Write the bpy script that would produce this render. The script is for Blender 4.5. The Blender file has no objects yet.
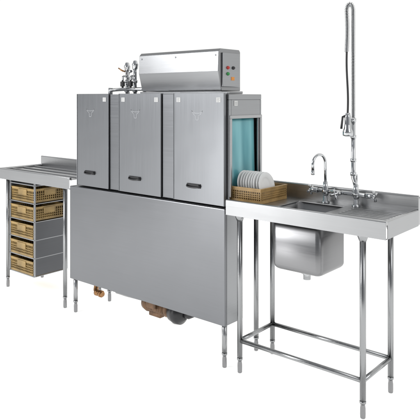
import bpy, bmesh, math, random
from mathutils import Vector, Matrix
random.seed(4)
S=bpy.context.scene
COL=S.collection
S.view_settings.view_transform='Standard'
try: S.view_settings.look='None'
except Exception: pass
S.view_settings.exposure=0

# ---------------------------------------------------------------- materials
def newmat(name):
    m=bpy.data.materials.new(name); m.use_nodes=True
    nt=m.node_tree; b=nt.nodes['Principled BSDF']
    return m,nt,b
def steel(name,col=(0.36,0.37,0.385),rough=0.34,grain=(3,3,260),wav=0.02,var=0.10,metal=1.0,rv=0.05,fine=0.06):
    m,nt,b=newmat(name)
    N=nt.nodes.new; L=nt.links.new
    tc=N('ShaderNodeTexCoord'); mp=N('ShaderNodeMapping'); mp.inputs['Scale'].default_value=grain
    L(tc.outputs['Object'],mp.inputs['Vector'])
    n=N('ShaderNodeTexNoise'); n.inputs['Scale'].default_value=1.0; n.inputs['Detail'].default_value=4
    L(mp.outputs['Vector'],n.inputs['Vector'])
    n2=N('ShaderNodeTexNoise'); n2.inputs['Scale'].default_value=2.2; n2.inputs['Detail'].default_value=2
    L(tc.outputs['Object'],n2.inputs['Vector'])
    mix=N('ShaderNodeMath'); mix.operation='ADD'; L(n.outputs['Fac'],mix.inputs[0]); L(n2.outputs['Fac'],mix.inputs[1])
    cr=N('ShaderNodeMapRange'); cr.inputs['From Min'].default_value=0.6; cr.inputs['From Max'].default_value=1.4
    cr.inputs['To Min'].default_value=1-var; cr.inputs['To Max'].default_value=1+var
    L(mix.outputs[0],cr.inputs['Value'])
    vm=N('ShaderNodeVectorMath'); vm.operation='SCALE'; vm.inputs[0].default_value=col; L(cr.outputs[0],vm.inputs['Scale'])
    L(vm.outputs['Vector'],b.inputs['Base Color'])
    rr=N('ShaderNodeMapRange'); rr.inputs['From Min'].default_value=0.3; rr.inputs['From Max'].default_value=0.7
    rr.inputs['To Min'].default_value=rough-rv; rr.inputs['To Max'].default_value=rough+rv
    L(n.outputs['Fac'],rr.inputs['Value']); L(rr.outputs[0],b.inputs['Roughness'])
    b.inputs['Metallic'].default_value=metal
    bp=N('ShaderNodeBump'); bp.inputs['Strength'].default_value=0.3; bp.inputs['Distance'].default_value=wav
    L(n2.outputs['Fac'],bp.inputs['Height'])
    bp2=N('ShaderNodeBump'); bp2.inputs['Strength'].default_value=fine; bp2.inputs['Distance'].default_value=0.001
    L(n.outputs['Fac'],bp2.inputs['Height']); L(bp.outputs['Normal'],bp2.inputs['Normal'])
    L(bp2.outputs['Normal'],b.inputs['Normal'])
    return m
def plain(name,col,rough=0.5,metal=0.0,var=0.12,scale=30,bump=0.0,emis=None):
    m,nt,b=newmat(name)
    N=nt.nodes.new; L=nt.links.new
    tc=N('ShaderNodeTexCoord'); n=N('ShaderNodeTexNoise'); n.inputs['Scale'].default_value=scale; n.inputs['Detail'].default_value=4
    L(tc.outputs['Object'],n.inputs['Vector'])
    cr=N('ShaderNodeMapRange'); cr.inputs['From Min'].default_value=0.3; cr.inputs['From Max'].default_value=0.7
    cr.inputs['To Min'].default_value=1-var; cr.inputs['To Max'].default_value=1+var
    L(n.outputs['Fac'],cr.inputs['Value'])
    vm=N('ShaderNodeVectorMath'); vm.operation='SCALE'; vm.inputs[0].default_value=col; L(cr.outputs[0],vm.inputs['Scale'])
    L(vm.outputs['Vector'],b.inputs['Base Color'])
    b.inputs['Roughness'].default_value=rough; b.inputs['Metallic'].default_value=metal
    if bump:
        bp=N('ShaderNodeBump'); bp.inputs['Strength'].default_value=bump; bp.inputs['Distance'].default_value=0.002
        L(n.outputs['Fac'],bp.inputs['Height']); L(bp.outputs['Normal'],b.inputs['Normal'])
    return m
M_DOOR=steel('door_steel',(0.245,0.252,0.264),0.33,(220,3,3),0.016,0.06,rv=0.025,fine=0.035)
M_PANEL=steel('panel_steel',(0.212,0.217,0.227),0.34,(3,3,260),0.018,0.06,rv=0.03,fine=0.05)
M_CAB=steel('cabinet_steel_brightened',(0.32,0.326,0.335),0.34,(3,3,200),0.01,0.07,rv=0.03)  # lightened so end faces look more brightly lit than the fronts
M_POST=steel('post_steel',(0.225,0.231,0.242),0.34,(3,3,200),0.01,0.06,rv=0.03)
M_HOOD=steel('hood_steel',(0.27,0.274,0.281),0.34,(3,3,200),0.006,0.06,rv=0.03,fine=0.04)
M_TOP=steel('worktop_steel',(0.45,0.453,0.457),0.34,(2,160,160),0.010,0.08)
M_APRON=steel('apron_steel',(0.39,0.394,0.40),0.35,(3,3,200),0.012,0.06,rv=0.03)
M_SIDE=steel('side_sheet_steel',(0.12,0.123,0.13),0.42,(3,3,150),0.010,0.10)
M_TUBE=steel('tube_steel',(0.34,0.345,0.35),0.25,(60,60,3),0.003,0.08)
M_FOOT=steel('foot_steel',(0.27,0.27,0.275),0.28,(60,60,3),0.003,0.08)
M_SINK=steel('sink_steel',(0.25,0.25,0.255),0.32,(3,3,120),0.004,0.06,rv=0.03,fine=0.04)
M_CHROME=steel('chrome',(0.52,0.53,0.54),0.10,(10,10,10),0.001,0.04)
M_DARK=plain('tunnel_shade',(0.05,0.055,0.06),0.6)  # dark colour painted in for the shade inside the tunnel
M_BLACK=plain('black_plastic',(0.02,0.02,0.022),0.35)
M_CRATE=plain('amber_plastic',(0.31,0.205,0.072),0.42,0,0.38,11,0.15)
M_RACK=plain('golden_rack_plastic',(0.38,0.24,0.09),0.42,0,0.30,14,0.15)
M_PLATE=plain('porcelain',(0.74,0.745,0.74),0.15,0,0.02)
M_LABEL=plain('label_white',(0.60,0.60,0.59),0.5,0,0.05)
M_INK=plain('label_ink',(0.26,0.26,0.27),0.5)
M_MARK=plain('emblem_silver',(0.50,0.51,0.53),0.4,0.3,0.03)
M_BRASS=plain('brass',(0.38,0.20,0.09),0.35,0.8,0.25,40)
M_MOTOR=plain('motor_brown',(0.17,0.095,0.05),0.45,0.3,0.4,25,0.3)
M_RED=plain('red_button',(0.5,0.03,0.02),0.3)
M_GREEN=plain('green_button',(0.03,0.3,0.07),0.3)
M_ORANGE=plain('orange_label',(0.65,0.24,0.03),0.5)
# glossy curtain rubber with soft diagonal tone variation
M_TEAL,nt,b=newmat('teal_curtain')
tc=nt.nodes.new('ShaderNodeTexCoord'); mp=nt.nodes.new('ShaderNodeMapping')
mp.inputs['Rotation'].default_value=(math.radians(35),0,0); mp.inputs['Scale'].default_value=(3,9,1.6)
nz=nt.nodes.new('ShaderNodeTexNoise'); nz.inputs['Scale'].default_value=1.0; nz.inputs['Detail'].default_value=2
rp_=nt.nodes.new('ShaderNodeValToRGB')
rp_.color_ramp.elements[0].position=0.35; rp_.color_ramp.elements[0].color=(0.055,0.255,0.30,1)
rp_.color_ramp.elements[1].position=0.65; rp_.color_ramp.elements[1].color=(0.19,0.48,0.52,1)
nt.links.new(tc.outputs['Object'],mp.inputs['Vector']); nt.links.new(mp.outputs['Vector'],nz.inputs['Vector'])
nt.links.new(nz.outputs['Fac'],rp_.inputs['Fac']); nt.links.new(rp_.outputs['Color'],b.inputs['Base Color'])
b.inputs['Roughness'].default_value=0.22

# ---------------------------------------------------------------- mesh helpers
def box(bm,x0,x1,y0,y1,z0,z1,mi=0,bev=0.0):
    vs=[bm.verts.new((x,y,z)) for z in (z0,z1) for y in (y0,y1) for x in (x0,x1)]
    idx=[(0,2,3,1),(4,5,7,6),(0,1,5,4),(2,6,7,3),(0,4,6,2),(1,3,7,5)]
    fs=[bm.faces.new([vs[i] for i in f]) for f in idx]
    for f in fs: f.material_index=mi
    if bev>0:
        es=list({e for f in fs for e in f.edges})
        r=bmesh.ops.bevel(bm,geom=es,offset=bev,segments=2,affect='EDGES',profile=0.5)
        for f in r['faces']: f.material_index=mi; f.smooth=True
def tube(bm,pts,r,seg=12,mi=0,cap=True,rad=None):
    pts=[Vector(p) for p in pts]; n=len(pts); rings=[]
    t0=(pts[1]-pts[0]).normalized()
    up=Vector((0,0,1)) if abs(t0.z)<0.9 else Vector((1,0,0))
    nrm=(up-t0*up.dot(t0)).normalized()
    for i,p in enumerate(pts):
        if i==0: t=t0
        elif i==n-1: t=(pts[-1]-pts[-2]).normalized()
        else: t=((pts[i+1]-p).normalized()+(p-pts[i-1]).normalized()).normalized()
        nrm=(nrm-t*nrm.dot(t)).normalized(); b=t.cross(nrm)
        rr=rad[i] if rad else r
        rings.append([bm.verts.new(p+(nrm*math.cos(2*math.pi*k/seg)+b*math.sin(2*math.pi*k/seg))*rr) for k in range(seg)])
    for i in range(n-1):
        for k in range(seg):
            f=bm.faces.new((rings[i][k],rings[i][(k+1)%seg],rings[i+1][(k+1)%seg],rings[i+1][k])); f.smooth=True; f.material_index=mi
    if cap:
        f=bm.faces.new(list(reversed(rings[0]))); f.material_index=mi
        f=bm.faces.new(rings[-1]); f.material_index=mi
def profile(bm,c,axis,prof,seg=20,mi=0):
    c=Vector(c); a=Vector(axis).normalized()
    up=Vector((0,0,1)) if abs(a.z)<0.9 else Vector((1,0,0))
    n=(up-a*up.dot(a)).normalized(); b=a.cross(n); rings=[]
    for d,r in prof:
        rings.append([bm.verts.new(c+a*d+(n*math.cos(2*math.pi*k/seg)+b*math.sin(2*math.pi*k/seg))*max(r,1e-5)) for k in range(seg)])
    for i in range(len(rings)-1):
        for k in range(seg):
            f=bm.faces.new((rings[i][k],rings[i][(k+1)%seg],rings[i+1][(k+1)%seg],rings[i+1][k])); f.smooth=True; f.material_index=mi
    f=bm.faces.new(list(reversed(rings[0]))); f.material_index=mi
    f=bm.faces.new(rings[-1]); f.material_index=mi
WORLD={}
def empty(name,loc,label,cat,group=None):
    o=bpy.data.objects.new(name,None); COL.objects.link(o); o.location=loc; o.empty_display_size=0.1
    WORLD[o]=Vector(loc); o['label']=label; o['category']=cat
    if group: o['group']=group
    return o
def mk(name,bm,mats,origin,parent=None,bevel=0.0,label=None):
    o0=Vector(origin)
    bmesh.ops.recalc_face_normals(bm,faces=bm.faces)
    bmesh.ops.translate(bm,verts=bm.verts,vec=-o0)
    me=bpy.data.meshes.new(name); bm.to_mesh(me); bm.free()
    for m in (mats if isinstance(mats,(list,tuple)) else [mats]): me.materials.append(m)
    o=bpy.data.objects.new(name,me); COL.objects.link(o)
    WORLD[o]=o0
    if parent: o.parent=parent; o.location=o0-WORLD[parent]
    else: o.location=o0
    if bevel>0:
        md=o.modifiers.new('bevel','BEVEL'); md.width=bevel; md.segments=2; md.limit_method='ANGLE'; md.angle_limit=math.radians(40)
    if label: o['label']=label
    return o
def copyobj(o,parent,delta):
    c=o.copy(); COL.objects.link(c)
    WORLD[c]=WORLD[o]+Vector(delta)
    if parent is not None:
        c.parent=parent; c.location=WORLD[c]-WORLD[parent]
    else: c.location=WORLD[c]
    return c
B=bmesh.new

# ---------------------------------------------------------------- floor
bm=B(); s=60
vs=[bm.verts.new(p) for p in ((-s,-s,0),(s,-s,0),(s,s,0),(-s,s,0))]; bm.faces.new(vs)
mf,nt,b=newmat('studio_floor_glowing')
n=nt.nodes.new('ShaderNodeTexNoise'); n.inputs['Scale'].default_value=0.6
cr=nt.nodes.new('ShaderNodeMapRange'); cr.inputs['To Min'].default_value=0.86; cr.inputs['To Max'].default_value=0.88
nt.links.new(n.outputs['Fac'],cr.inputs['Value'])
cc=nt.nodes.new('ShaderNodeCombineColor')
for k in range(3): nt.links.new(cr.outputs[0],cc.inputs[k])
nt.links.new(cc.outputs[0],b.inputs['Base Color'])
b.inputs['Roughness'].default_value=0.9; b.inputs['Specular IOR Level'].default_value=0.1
b.inputs['Emission Color'].default_value=(1,1,0.985,1); b.inputs['Emission Strength'].default_value=0.56  # floor glows by itself to wash out cast shadows
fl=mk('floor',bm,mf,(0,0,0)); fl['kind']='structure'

# ---------------------------------------------------------------- dishwasher
XL,XR=-3.306,-1.97
DW=empty('dishwasher',(-2.64,2.64,0),'large stainless steel conveyor dishwasher with three lift doors','dishwasher')
bm=B(); y0,y1=2.512,2.812; zt=1.468
cl=-3.262
box(bm,cl,XR-0.004,y0,y1,zt-0.03,zt)
box(bm,cl,XR-0.004,y1-0.012,y1,0.86,zt-0.03)
box(bm,cl,cl+0.012,y0,y1-0.012,0.86,zt-0.03)
box(bm,cl+0.012,XR-0.004,y0,y1-0.012,0.86,0.885)
xs=[(-3.262,-3.235),(-2.945,-2.815),(-2.475,-2.345),(-1.992,XR-0.004)]
for i,(a,b_) in enumerate(xs): box(bm,a+ (0.012 if a<-3.25 else 0),b_,y0,y0+0.02,0.885,zt-0.03,0 if i==3 else 1)
for a,b_ in ((-2.925,-2.837),(-2.457,-2.367)): box(bm,a,b_,2.496,y0,0.866,zt+0.002,1)
box(bm,-1.984,XR-0.004,y0+0.02,y1-0.012,1.335,zt-0.03)
box(bm,-1.984,XR-0.004,y1-0.034,y1-0.012,0.885,1.335)
mk('cabinet',bm,[M_CAB,M_POST],(-2.64,2.66,0.86),DW,0.003)
bm=B()
box(bm,-3.2,-2.06,2.60,2.78,0.89,0.9); box(bm,-2.07,-2.06,2.53,2.79,0.9,1.33)  # dark slab and sheet stand in for shade behind the curtain
mk('wash_tunnel_shade',bm,M_DARK,(-2.6,2.66,0.89),DW)
bm=B()
box(bm,XR-0.004,XR+0.004,y0+0.002,y0+0.018,0.915,1.335)
box(bm,XR-0.004,XR+0.004,y1-0.022,y1-0.004,0.915,1.335)
box(bm,XR-0.004,XR+0.004,y0+0.002,y1-0.004,1.335,1.353)
mk('mouth_frame',bm,M_APRON,(XR,2.66,0.915),DW,0.002)
bm=B()
ya,yb=y0+0.021,y1-0.035; NI,NJ=30,20
def cx(t,v):
    return -2.003+0.006*math.sin(2.2*math.pi*t+0.6+1.5*v)*(0.25+0.75*v)+0.003*math.sin(5.1*math.pi*t+1.3)*v+0.010*v*v
rows=[]
for j in range(NJ+1):
    v=j/NJ; z=1.334+(0.950-1.334)*v
    rows.append([(bm.verts.new((cx(i/NI,v),ya+(yb-ya)*i/NI,z)),bm.verts.new((cx(i/NI,v)-0.0018,ya+(yb-ya)*i/NI,z))) for i in range(NI+1)])
for j in range(NJ):
    for i in range(NI):
        for s_ in (0,1):
            f=bm.faces.new((rows[j][i][s_],rows[j][i+1][s_],rows[j+1][i+1][s_],rows[j+1][i][s_])); f.smooth=True
    for i in (0,NI): bm.faces.new((rows[j][i][0],rows[j][i][1],rows[j+1][i][1],rows[j+1][i][0]))
for j in (0,NJ):
    for i in range(NI): bm.faces.new((rows[j][i][0],rows[j][i+1][0],rows[j][i+1][1],rows[j][i][1]))
mk('curtain',bm,M_TEAL,(-2.005,2.66,1.33),DW,label='teal rubber curtain in the machine mouth')
bm=B()
box(bm,XL,XR,2.47,2.486,0.233,0.856)
box(bm,XR-0.012,XR,2.486,2.63,0.233,0.856,1)
box(bm,XL,XL+0.012,2.486,2.63,0.233,0.856,1)
box(bm,XL+0.012,XR-0.012,2.486,2.60,0.840,0.856)
box(bm,XL+0.012,XR-0.012,2.486,2.52,0.233,0.243)
mk('front_panel',bm,[M_PANEL,M_CAB],(-2.64,2.5,0.233),DW,0.004)  # side returns in the lightened steel: brighter end light put into the colour
bm=B(); box(bm,-3.2,-2.12,2.61,2.78,0.42,0.855,0,0.01)
mk('wash_tank',bm,M_CAB,(-2.64,2.7,0.42),DW)
def stroke(bm,pts,w,y,t=0.0012,closed=False):
    P=list(pts)+([pts[0]] if closed else [])
    for (xa,za),(xb,zb) in zip(P[:-1],P[1:]):
        d=Vector((xb-xa,0,zb-za)); L=d.length
        if L<1e-6: continue
        d/=L; nn=Vector((-d.z,0,d.x))*w/2
        A=Vector((xa,y,za))-d*w*0.3; C=Vector((xb,y,zb))+d*w*0.3
        q=[A+nn,C+nn,C-nn,A-nn]
        v=[bm.verts.new(p) for p in q]+[bm.verts.new(p+Vector((0,-t,0))) for p in q]
        bm.faces.new(v[:4]); bm.faces.new(v[7:3:-1])
        for i in range(4): bm.faces.new((v[i],v[(i+1)%4],v[4+(i+1)%4],v[4+i]))
doors=[(-3.252,-2.93),(-2.832,-2.462),(-2.362,-1.988)]
hx=[-3.115,-2.685,-2.205]
for i,(a,b_) in enumerate(doors):
    zd0,zd1=0.866,1.474
    bm=B(); box(bm,a,b_,2.488,2.508,zd0,zd1)
    box(bm,a,a+0.004,2.485,2.488,zd0,zd1); box(bm,b_-0.004,b_,2.485,2.488,zd0,zd1)
    d=mk('door',bm,M_DOOR,((a+b_)/2,2.498,zd0),DW,0.002)
    h=hx[i]; bm=B()
    box(bm,h-0.050,h+0.050,2.4835,2.4875,0.946,0.970,1,0.001)
    pts=[]
    for k in range(13):
        t=math.pi*k/12; pts.append((h-0.047*math.cos(t),2.484-0.012*math.sin(t)**0.5,0.962-0.012*math.sin(t)**0.5))
    tube(bm,pts,0.0045,8,0)
    box(bm,h-0.044,h+0.044,2.475,2.4835,0.963,0.967,0,0.001)
    mk('handle',bm,[M_BLACK,M_BLACK],(h,2.48,0.96),d,0.0)
    bm=B(); ex=h+0.004+(0.02 if i==2 else 0); ez=1.350; u=0.0125; ux=0.0150
    for sg in (-1,1):
        arm=[(0.3,1.0)]+[(0.3+2.3*math.sin(q*math.pi/12),1.0+1.1*(1-math.cos(q*math.pi/12))) for q in range(1,7)]
        low=[(2.1,1.0),(1.2,0.2),(0.75,-0.2),(0.65,-2.0),(0.0,-2.0)]
        stroke(bm,[(ex+sg*x*ux,ez+z*u) for x,z in arm+low],0.0021,2.4878,t=0.0006)
    stroke(bm,[(ex-0.3*ux,ez+1.0*u),(ex+0.3*ux,ez+1.0*u)],0.0021,2.4878,t=0.0006)
    mk('emblem',bm,M_MARK,(ex,2.487,ez),d)
    for sx in ((a+0.040) if i else None,(b_-0.040)):
        if sx is None: continue
        bm=B(); z=1.437
        box(bm,sx-0.015,sx+0.015,2.4866,2.4878,z-0.013,z+0.013,0)
        for q in range(4): box(bm,sx-0.011,sx+0.010-0.005*(q%2),2.4860,2.4866,z+0.007-q*0.0055,z+0.0084-q*0.0055,1)
        mk('sticker',bm,[M_LABEL,M_INK],(sx,2.487,z),d)
bm=B(); box(bm,XR-0.0035,XR-0.002,2.555,2.585,1.405,1.432,0)
for q in range(3): box(bm,XR-0.002,XR-0.0013,2.560,2.580,1.411+q*0.006,1.4125+q*0.006,1)
mk('sticker',bm,[M_LABEL,M_INK],(XR,2.58,1.41),DW)
bm=B()
prof=[(2.625,1.488),(2.595,1.60),(2.60,1.712),(2.615,1.728),(2.79,1.728),(2.80,1.715),(2.80,1.488)]
xa,xb=-2.765,-2.117
va=[bm.verts.new((xa,y,z)) for y,z in prof]; vb=[bm.verts.new((xb,y,z)) for y,z in prof]
bm.faces.new(va); bm.faces.new(list(reversed(vb)))
for k in range(len(prof)): bm.faces.new((va[k],vb[k],vb[(k+1)%len(prof)],va[(k+1)%len(prof)]))
box(bm,xa-0.01,xb+0.012,2.615,2.81,1.470,1.486)
hood=mk('exhaust_box',bm,M_HOOD,((xa+xb)/2,2.7,1.47),DW,0.003)
for sx in (-2.74,-2.45,-2.14):
    bm=B(); profile(bm,(sx,2.5995,1.69),(0,-1,0),[(0,0.005),(0.002,0.005),(0.003,0.003)],10)
    mk('screw',bm,M_POST,(sx,2.599,1.69),hood)
bm=B(); box(bm,xb,xb+0.01,2.625,2.785,1.51,1.705,0,0.003)
box(bm,xb+0.01,xb+0.0112,2.70,2.73,1.548,1.568,1)
mk('control_panel',bm,[M_CAB,M_ORANGE],(xb,2.7,1.6),hood)  # end plate uses the lightened steel too, imitating stronger light from the side
for yy,zz,mm in ((2.67,1.62,M_RED),(2.67,1.585,M_GREEN),(2.72,1.62,M_BLACK)):
    bm=B(); profile(bm,(xb+0.01,yy,zz),(1,0,0),[(0,0.010),(0.004,0.010),(0.004,0.007),(0.010,0.0065),(0.011,0.003)],14)
    mk('button',bm,mm,(xb+0.01,yy,zz),hood)
bm=B(); box(bm,-2.55,-2.05,2.56,2.60,1.470,1.482,0,0.002); box(bm,-2.35,-2.0,2.53,2.55,1.470,1.480,0,0.002)
mk('roof_trim',bm,M_CAB,(-2.3,2.6,1.47),DW)
bm=B()
for x,y,zt2 in ((-2.945,2.66,1.655),(-2.868,2.66,1.665)):
    tube(bm,[(x,y,1.47),(x,y,zt2)],0.0115,12)
    for zz in (1.485,1.545): profile(bm,(x,y,zz),(0,0,1),[(0,0.017),(0.018,0.017)],6)
    profile(bm,(x,y,zt2-0.035),(0,0,1),[(0,0.012),(0.006,0.019),(0.03,0.021),(0.038,0.021),(0.046,0.015),(0.058,0.013),(0.062,0.006)],16)
    tube(bm,[(x,y,1.59),(x,y-0.03,1.59),(x,y-0.038,1.585),(x,y-0.04,1.555)],0.007,8)
tube(bm,[(-2.945,2.66,1.575),(-2.868,2.66,1.575)],0.008,10)
tube(bm,[(-3.10,2.65,1.50),(-2.98,2.65,1.505),(-2.80,2.65,1.505),(-2.76,2.66,1.505)],0.012,10)
tube(bm,[(-3.10,2.65,1.47),(-3.10,2.65,1.515)],0.015,10)
tube(bm,[(-3.00,2.72,1.47),(-3.00,2.72,1.60),(-2.985,2.715,1.622),(-2.95,2.70,1.625)],0.009,10)
tube(bm,[(-2.82,2.70,1.47),(-2.82,2.70,1.58),(-2.80,2.70,1.59),(-2.76,2.70,1.59)],0.010,10)
profile(bm,(-2.82,2.70,1.53),(0,0,1),[(0,0.018),(0.022,0.018),(0.022,0.022),(0.03,0.022),(0.03,0.014),(0.05,0.014)],12)
mk('roof_pipes',bm,M_CHROME,(-2.9,2.68,1.47),DW)
for x,y,z in ((-2.945,2.62,1.535),(-2.868,2.62,1.535)):
    bm=B(); box(bm,x-0.012,x+0.012,y-0.011,y+0.011,z-0.013,z+0.020,0,0.003)
    profile(bm,(x,y,z-0.013),(0,0,-1),[(0,0.007),(0.008,0.007),(0.009,0.004)],10)
    mk('solenoid_valve',bm,M_BLACK,(x,y,z),DW)
bm=B()
tube(bm,[(-2.945,2.640,1.62),(-2.945,2.605,1.63)],0.005,8); tube(bm,[(-2.965,2.603,1.642),(-2.925,2.603,1.622)],0.0045,8)
mk('valve_lever',bm,M_BRASS,(-2.945,2.6,1.63),DW)
def leg(bm,x,y,ztop,r=0.0143):
    tube(bm,[(x,y,0.075),(x,y,ztop)],r,16)
    profile(bm,(x,y,0),(0,0,1),[(0,0.010),(0.003,0.012),(0.018,0.0128),(0.045,0.0125),(0.058,0.0105),(0.075,0.0105)],14,1)
    tube(bm,[(x,y,0.068),(x,y,0.078)],r*1.05,16)
for x,y in ((-3.288,2.505),(-2.0,2.505),(-3.28,2.795),(-1.995,2.79),(-2.64,2.79)):
    bm=B(); leg(bm,x,y,0.86 if y>2.6 else 0.24); mk('leg',bm,[M_TUBE,M_FOOT],(x,y,0),DW)
bm=B()
for x in (-3.28,-1.995): box(bm,x-0.012,x+0.012,2.632,2.80,0.80,0.85)
box(bm,-3.28,-1.99,2.782,2.798,0.81,0.855)
mk('base_frame',bm,M_CAB,(-2.64,2.7,0.8),DW,0.002)
bm=B()
profile(bm,(-2.75,2.64,0.158),(1,0,0),[(0,0.02),(0.008,0.047),(0.04,0.056),(0.045,0.051),(0.20,0.051),(0.205,0.056),(0.23,0.050),(0.235,0.02)],22)
for k in range(10): profile(bm,(-2.695+k*0.015,2.64,0.158),(1,0,0),[(0,0.0525),(0.003,0.0525)],22)
box(bm,-2.70,-2.60,2.62,2.66,0.085,0.115,0,0.004)
box(bm,-2.68,-2.60,2.575,2.60,0.150,0.19,0,0.005)
mk('pump_motor',bm,M_MOTOR,(-2.64,2.64,0.1),DW)
bm=B()
profile(bm,(-2.515,2.64,0.150),(1,0,0),[(0,0.03),(0.008,0.060),(0.05,0.070),(0.08,0.066),(0.095,0.045),(0.11,0.030)],24)
tube(bm,[(-2.45,2.64,0.150),(-2.38,2.64,0.150),(-2.35,2.645,0.165),(-2.34,2.65,0.21),(-2.34,2.66,0.44)],0.021,14)
tube(bm,[(-2.475,2.60,0.19),(-2.475,2.59,0.25),(-2.475,2.62,0.44)],0.018,12)
mk('pump_housing',bm,M_BLACK,(-2.45,2.64,0.1),DW)
bm=B()
tube(bm,[(-3.21,2.62,0.43),(-3.21,2.62,0.17),(-3.205,2.61,0.14),(-3.18,2.60,0.13),(-3.12,2.60,0.13)],0.017,14)
profile(bm,(-3.19,2.60,0.13),(1,0,0),[(0,0.022),(0.02,0.022),(0.02,0.019),(0.045,0.019),(0.045,0.024),(0.06,0.024)],8)
mk('drain_valve',bm,M_BRASS,(-3.2,2.6,0.13),DW)
bm=B(); tube(bm,[(-2.75,2.70,0.14),(-3.0,2.70,0.13),(-3.09,2.70,0.13),(-3.12,2.70,0.16),(-3.12,2.70,0.43)],0.014,12)
mk('drain_pipe',bm,M_TUBE,(-2.8,2.7,0.12),DW)

# ---------------------------------------------------------------- tables
YF,YB=2.47,2.87
ZR,ZS=0.909,0.893
def table_top(x0,x1,hole=None,left_rim=True,right_rim=True):
    bm=B()
    xa=x0+0.012; xb=x1-0.012; ya=YF+0.022; yb=YB-0.02
    if hole:
        hx0,hx1,hy0,hy1=hole
        for q in ((xa,hx0,ya,yb),(hx1,xb,ya,yb),(hx0,hx1,ya,hy0),(hx0,hx1,hy1,yb)):
            box(bm,q[0],q[1],q[2],q[3],ZS-0.004,ZS)
    else: box(bm,xa,xb,ya,yb,ZS-0.004,ZS)
    box(bm,x0,x1,YF,YF+0.003,0.829,ZR-0.004,1)
    tube(bm,[(x0,YF+0.010,ZR-0.008),(x1,YF+0.010,ZR-0.008)],0.0098,12)
    box(bm,x0,x1,YF+0.003,YF+0.02,0.829,0.832,1)
    box(bm,x0,x1,YF+0.018,YF+0.022,ZS-0.004,ZR-0.010)
    for f,xx in ((left_rim,x0),(right_rim,x1)):
        if not f: continue
        s_=1 if xx==x0 else -1
        X0,X1=sorted((xx,xx+s_*0.003)); box(bm,X0,X1,YF+0.021,YB-0.02,0.829,ZR-0.004,1)
        tube(bm,[(xx+s_*0.010,YF+0.01,ZR-0.008),(xx+s_*0.010,YB-0.02,ZR-0.008)],0.0098,12)
    return bm
ST=empty('sink_table',(-1.52,2.67,0),'stainless steel sink table with spray tap beside the dishwasher','table')
X0,X1=XR+0.006,-1.077
hole=(-1.695,-1.425,2.515,2.765)
bm=table_top(X0,X1,hole,False,True)
for k in range(8):
    y=2.52+k*0.034
    box(bm,-1.37,-1.12,y,y+0.005,ZS,ZS+0.0025,0,0.001)
mk('worktop',bm,[M_TOP,M_APRON],(-1.52,2.67,ZS),ST,0.0015)
bm=B()
box(bm,X0,X1,YB-0.02,YB,ZS-0.06,0.968)
tube(bm,[(X0,YB-0.013,0.968),(X1,YB-0.013,0.968)],0.0075,10)
mk('backsplash',bm,M_TOP,(-1.52,YB,ZS),ST,0.0015)
def bowl(bm,x0,x1,y0,y1,zt,zb,r=0.03,t=0.003):
    def ring(ins,z,rr):
        pts=[]
        for cx_,cy,a0 in ((x1-ins-rr,y1-ins-rr,0),(x0+ins+rr,y1-ins-rr,90),(x0+ins+rr,y0+ins+rr,180),(x1-ins-rr,y0+ins+rr,270)):
            for k in range(6):
                a=math.radians(a0+18*k); pts.append(bm.verts.new((cx_+rr*math.cos(a),cy+rr*math.sin(a),z)))
        return pts
    rs=[]
    for sgn,off in ((1,0),(0,t)):
        seq=[]
        lev=[(0,zt)]+[(0.0,zb+r)]+[(r*(1-math.cos(math.radians(a))),zb+r-r*math.sin(math.radians(a))) for a in (18,36,54,72,90)]
        for ins,z in lev: seq.append(ring(ins+off,z+(off if z<zt else 0),max(r-0.4*ins,0.01)))
        rs.append(seq)
        for i in range(len(seq)-1):
            for k in range(24):
                f=bm.faces.new((seq[i][k],seq[i][(k+1)%24],seq[i+1][(k+1)%24],seq[i+1][k])); f.smooth=True
        bm.faces.new(seq[-1])
    for k in range(24): bm.faces.new((rs[0][0][k],rs[0][0][(k+1)%24],rs[1][0][(k+1)%24],rs[1][0][k]))
bm=B(); bowl(bm,-1.70,-1.42,2.51,2.77,ZS-0.0045,0.585)
mk('sink_bowl',bm,M_SINK,(-1.565,2.63,0.585),ST)
bm=B(); profile(bm,(-1.565,2.63,0.5895),(0,0,-1),[(0,0.028),(0.03,0.03),(0.035,0.02),(0.06,0.02)],18)
mk('drain',bm,M_CHROME,(-1.565,2.63,0.58),ST)
lx=(-1.90,-1.203); ly=(2.509,2.815)
for x in lx:
    for y in ly:
        bm=B(); leg(bm,x,y,0.835); profile(bm,(x,y,0.80),(0,0,1),[(0,0.0165),(0.02,0.024),(0.04,0.028)],14)
        mk('leg',bm,[M_TUBE,M_FOOT],(x,y,0),ST)
for y in ly:
    bm=B(); tube(bm,[(lx[0],y,0.168),(lx[1],y,0.168)],0.0115,12); mk('stretcher',bm,M_TUBE,((lx[0]+lx[1])/2,y,0.168),ST)
for x in lx:
    bm=B(); tube(bm,[(x,ly[0],0.168),(x,ly[1],0.168)],0.0115,12); mk('stretcher',bm,M_TUBE,(x,2.66,0.168),ST)
# bridge tap + gooseneck
bm=B(); yt=2.81; gx=-1.560
tube(bm,[(gx-0.045,yt,0.955),(-1.335,yt,0.955)],0.011,14)
for x in (gx,-1.385):
    profile(bm,(x,yt,ZS),(0,0,1),[(0,0.022),(0.006,0.022),(0.012,0.013),(0.05,0.013)],16)
    profile(bm,(x,yt,0.935),(0,0,1),[(0,0.015),(0.012,0.019),(0.03,0.019),(0.045,0.013),(0.07,0.013)],16)
pts=[(gx,yt,0.98),(gx,yt,1.09)]
for k in range(13):
    a=math.pi*k/12; pts.append((gx-0.010*(1-math.cos(a)),yt-0.048*(1-math.cos(a)),1.100+0.050*math.sin(a)))
pts.append((gx-0.020,yt-0.096,1.068))
tube(bm,pts,0.0078,12)
profile(bm,(gx-0.020,yt-0.096,1.070),(0,0,-1),[(0,0.009),(0.02,0.010),(0.022,0.008)],12)
tap=mk('tap',bm,M_CHROME,(-1.46,yt,ZS),ST,label='chrome bridge tap with gooseneck spout')
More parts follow.
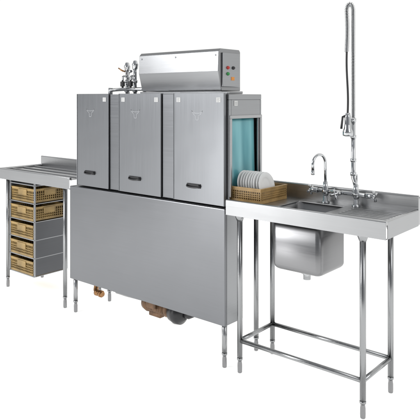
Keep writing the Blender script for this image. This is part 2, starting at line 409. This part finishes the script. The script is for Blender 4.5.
for x,dx in ((gx-0.065,-1),(-1.47,0),(-1.31,1)):
    bm=B()
    if dx: profile(bm,(x,yt,0.955),(-dx,0,0),[(-0.03,0.010),(-0.01,0.014),(0.02,0.014)],12)
    else: profile(bm,(x,yt,0.955),(0,-1,0),[(0,0.012),(0.05,0.012),(0.055,0.014)],12)
    c=Vector((x+dx*0.026,yt-(0 if dx else 0.062),0.955))
    for a in (20,110):
        r=0.028; v=Vector((0,math.cos(math.radians(a)),math.sin(math.radians(a)))) if dx else Vector((math.cos(math.radians(a)),0,math.sin(math.radians(a))))
        tube(bm,[c-v*r,c-v*r*0.5,c+v*r*0.5,c+v*r],0.006,10,rad=[0.0075,0.005,0.005,0.0075])
    mk('tap_handle',bm,M_CHROME,(x,yt,0.955),tap)
# pre-rinse spray column
bm=B(); rx=-1.40
tube(bm,[(-1.385,yt,0.99),(-1.392,yt,1.02),(rx,yt,1.04),(rx,yt,1.33)],0.0115,14)
for z in (1.05,1.12,1.24,1.325): profile(bm,(rx,yt,z),(0,0,1),[(0,0.0155),(0.018,0.0155)],14)
tube(bm,[(rx,yt,1.05),(rx,YB-0.02,1.05),(rx,YB-0.02,0.96)],0.005,8)
tube(bm,[(rx,yt,1.25),(rx-0.004,yt-0.02,1.252),(rx-0.008,yt-0.034,1.285)],0.005,8)
col=mk('spray_column',bm,M_CHROME,(rx,yt,ZS),ST,label='tall chrome pre-rinse column with coiled spring hose')
path=[Vector((rx,yt,1.345+0.01*k)) for k in range(56)]
zt_=path[-1].z; ra=0.0165; dxy=Vector((-0.80,-0.6,0))
for k in range(1,13):
    a=math.pi*k/12; path.append(Vector((rx,yt,zt_))+dxy*(ra*(1-math.cos(a)))+Vector((0,0,0.034*math.sin(a))))
base=path[-1]; end=Vector((rx-0.012,yt-0.040,1.372)); nd=54
for k in range(1,nd+1):
    t=k/nd; e_=3*t*t-2*t**3
    p=base.lerp(end,t); p.x=base.x+(end.x-base.x)*e_+0.003*math.sin(t*9); p.y=base.y+(end.y-base.y)*e_
    path.append(p)
bm=B(); tube(bm,path,0.0055,8); mk('hose',bm,M_BLACK,(rx,yt,1.34),col)
def resample(p,step):
    out=[p[0]]; acc=0
    for a,b_ in zip(p[:-1],p[1:]):
        L=(b_-a).length; d=step-acc
        while d<=L: out.append(a+(b_-a)*(d/L)); d+=step
        acc=L-(d-step)
    return out
cut=int(56+12+22)
step=0.0066/10
rp=resample(path[:cut],step); hp=[]
t=(rp[1]-rp[0]).normalized(); nn=Vector((1,0,0)); ang=0
for i,p in enumerate(rp):
    if i<len(rp)-1: t=(rp[min(i+6,len(rp)-1)]-rp[max(i-6,0)]).normalized()
    nn=(nn-t*nn.dot(t)).normalized(); bb=t.cross(nn)
    ang+=2*math.pi/10*(1.0+0.12*math.sin(i*0.011)+0.06*math.sin(i*0.037))
    hp.append(p+(nn*math.cos(ang)+bb*math.sin(ang))*0.0102)
bm=B(); tube(bm,hp,0.0020,5); mk('spring',bm,M_CHROME,(rx,yt,1.34),col)
e=path[-1]
bm=B()
profile(bm,e,(0,0,-1),[(0,0.011),(0.02,0.0165),(0.055,0.016),(0.078,0.020),(0.095,0.027),(0.115,0.028),(0.120,0.019)],18)
tube(bm,[e+Vector((0,0,-0.01)),e+Vector((-0.020,-0.016,-0.022)),e+Vector((-0.025,-0.021,-0.082))],0.0062,8,mi=1)
mk('spray_head',bm,[M_CHROME,M_BLACK],e,col)

# left table with crate rack
LT=empty('side_table',(-3.75,2.67,0),'stainless steel loading table with crate rack underneath','table')
LX0,LX1=-4.20,XL-0.006
bm=table_top(LX0,LX1,None,True,False)
for y in (2.56,2.66,2.76): box(bm,LX0+0.04,LX1,y,y+0.012,ZS,ZS+0.010,0,0.002)
mk('worktop',bm,[M_TOP,M_APRON],(-3.75,2.67,ZS),LT,0.0015)
bm=B(); box(bm,LX0,LX1,YB-0.02,YB,ZS-0.06,0.968); tube(bm,[(LX0,YB-0.013,0.968),(LX1,YB-0.013,0.968)],0.0075,10)
mk('backsplash',bm,M_TOP,(-3.75,YB,ZS),LT,0.0015)
for x,y in ((-4.13,2.509),(-3.411,2.509),(-4.13,2.815),(-3.411,2.815)):
    bm=B(); leg(bm,x,y,0.835); mk('leg',bm,[M_TUBE,M_FOOT],(x,y,0),LT)
CX0,CX1=-4.108,-3.800; CY0,CY1=2.515,2.81
bm=B()
for x in (CX0-0.004,CX1+0.002):
    for y in (CY0,CY1-0.012): box(bm,x,x+0.010,y,y+0.012,0.135,0.829)
pitch=0.1335
for k in range(6):
    z=0.139+k*pitch
    box(bm,CX0-0.004,CX1+0.012,CY0-0.002,CY0+0.004,z-0.008,z)
    for x in (CX0-0.002,CX1-0.010): box(bm,x,x+0.018,CY0+0.012,CY1-0.012,z-0.010,z-0.004)
for k in range(1,6):
    z=0.139+k*pitch; box(bm,CX0+0.018,CX1-0.012,CY0+0.006,CY1-0.002,z-0.009,z-0.005,1)
box(bm,CX0,CX1,CY1,CY1+0.003,0.135,0.829,1)
box(bm,CX1+0.004,CX1+0.007,CY0+0.012,CY1-0.012,0.139,0.139+3*pitch-0.01,1)
box(bm,CX0-0.004,CX0-0.001,CY0+0.012,CY1-0.012,0.139,0.829,1)
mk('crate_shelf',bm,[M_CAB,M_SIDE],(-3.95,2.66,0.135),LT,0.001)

# ---------------------------------------------------------------- crates
def basket(bm,x0,x1,y0,y1,z0,z1,nx,ny,t=0.006,handle=True,w=0.008,rows=(0.48,)):
    h=z1-z0
    box(bm,x0,x1,y0,y1,z0,z0+0.006)
    for (a,b_,c,d,ax,n) in ((x0,x1,y0,y0+t,0,nx),(x0,x1,y1-t,y1,0,nx),(x0,x0+t,y0+t,y1-t,1,ny),(x1-t,x1,y0+t,y1-t,1,ny)):
        box(bm,a,b_,c,d,z0+0.006,z0+0.016)
        box(bm,a,b_,c,d,z1-0.018,z1)
        for rr in rows: box(bm,a,b_,c,d,z0+h*rr,z0+h*rr+w*0.8)
        for k in range(n+1):
            if ax==0:
                p=a+(b_-a-w)*k/n
                box(bm,p,p+w,c+0.0008,d-0.0008,z0+0.016,z1-0.018)
            else:
                p=c+(d-c-w)*k/n
                box(bm,a+0.0008,b_-0.0008,p,p+w,z0+0.016,z1-0.018)
    if handle:
        cx_=(x0+x1)/2; box(bm,cx_-0.055,cx_+0.055,y0-0.004,y0,z0+h*0.50,z1-0.010)
        box(bm,x1,x1+0.004,(y0+y1)/2-0.05,(y0+y1)/2+0.05,z0+h*0.5,z1-0.010)
    box(bm,x0-0.003,x1+0.003,y0-0.003,y0,z1-0.006,z1)
    box(bm,x1,x1+0.003,y0,y1,z1-0.006,z1)
cx0,cx1,cy0,cy1=CX0+0.010,CX1-0.006,CY0-0.004,CY1-0.02
bm=B(); z0=0.139; basket(bm,cx0,cx1,cy0+0.004,cy1,z0,z0+0.102,16,15,rows=(0.28,0.44,0.60),w=0.005)
crate=mk('crate',bm,M_CRATE,((cx0+cx1)/2,(cy0+cy1)/2,z0),None,0.0)
crate['label']='amber plastic lattice crate stored under the steel table'; crate['category']='crate'; crate['group']='crates stored under the loading table'
for k in range(1,5):
    c=copyobj(crate,None,(random.uniform(-0.001,0.001),random.uniform(-0.002,0.010),k*pitch))

# ---------------------------------------------------------------- dish rack + plates
RX0,RX1,RY0,RY1=-2.055,-1.785,2.536,2.785
bm=B(); basket(bm,RX0,RX1,RY0,RY1,ZS+0.001,ZS+0.080,22,20,handle=False,w=0.0042,rows=(0.32,0.46,0.60))
for k in range(13):
    for j in range(6):
        x=RX0+0.02+k*0.0175; y=RY0+0.03+j*0.036
        tube(bm,[(x,y,ZS+0.006),(x,y,ZS+0.045)],0.002,5)
rk=mk('dish_rack',bm,M_RACK,((RX0+RX1)/2,(RY0+RY1)/2,ZS),None,0.0)
rk['label']='golden brown plastic dish rack full of plates'; rk['category']='dish rack'
bm=B(); R=0.074
pc=(-1.824,2.634,ZS+0.009+R)
profile(bm,pc,(1,0,0),[(0,0.038),(0.002,0.045),(0.008,R-0.003),(0.010,R),(0.012,R-0.002),(0.005,0.045),(0.003,0.035)],40)
pl=mk('plate',bm,M_PLATE,pc)
pl['label']='white round plate standing upright in the brown rack'; pl['category']='plate'; pl['group']='plates standing in the dish rack'
pl.rotation_euler=(0,math.radians(-10),0)
for k in range(1,9):
    c=copyobj(pl,None,(-0.0172*k,random.uniform(-0.003,0.003),0)); c.rotation_euler=(0,math.radians(-10+random.uniform(-1.5,1.5)),math.radians(random.uniform(-1.5,1.5)))

# ---------------------------------------------------------------- camera
H=1.447
cam=bpy.data.cameras.new('camera'); co=bpy.data.objects.new('camera',cam); COL.objects.link(co)
co.location=(0,0,H); co.rotation_euler=(math.radians(90),0,math.radians(40.0))
cam.sensor_width=36; cam.lens=596/420*36; cam.shift_y=-112/420; cam.clip_end=500; cam.clip_start=0.05
S.camera=co

# ---------------------------------------------------------------- world and lamps
W=bpy.data.worlds.new('World'); S.world=W; W.use_nodes=True
nt=W.node_tree; N=nt.nodes.new; L=nt.links.new
bg=nt.nodes['Background']
tc=N('ShaderNodeTexCoord'); sp=N('ShaderNodeSeparateXYZ'); L(tc.outputs['Generated'],sp.inputs[0])
cr=N('ShaderNodeValToRGB'); cr.color_ramp.interpolation='EASE'
mr=N('ShaderNodeMapRange'); mr.inputs['From Min'].default_value=-1; mr.inputs['From Max'].default_value=1
L(sp.outputs['Y'],mr.inputs['Value']); L(mr.outputs[0],cr.inputs['Fac'])
el=cr.color_ramp.elements
el[0].position=0.0; el[0].color=(0.24,0.25,0.265,1)
el[1].position=0.68; el[1].color=(1.0,1.0,0.985,1)
e2=cr.color_ramp.elements.new(0.3); e2.color=(0.42,0.43,0.45,1)
L(cr.outputs[0],bg.inputs['Color']); bg.inputs['Strength'].default_value=1.02
def area(name,loc,target,size,power):
    l=bpy.data.lights.new(name,'AREA'); l.shape='RECTANGLE'; l.size=size[0]; l.size_y=size[1]; l.energy=power
    o=bpy.data.objects.new(name,l); COL.objects.link(o); o.location=loc
    o.rotation_euler=(Vector(target)-Vector(loc)).to_track_quat('-Z','Y').to_euler()
area('added_soft_light',(-4.5,-1.5,3.6),(-2.4,2.6,0.9),(2.0,1.6),50)  # added unseen area light for highlights on the steel
area('added_soft_light',(1.8,1.6,3.0),(-1.6,2.7,0.9),(1.2,1.8),28)  # added unseen area light from the right
area('added_soft_light',(-4.6,-0.2,2.5),(-2.7,2.5,1.3),(1.0,1.0),46)  # added area light whose reflection gives the doors a bright gradient
area('added_soft_light',(-3.7,-0.2,0.75),(-2.4,2.5,0.6),(0.7,1.1),12)  # added low area light to lighten the lower panel towards the right
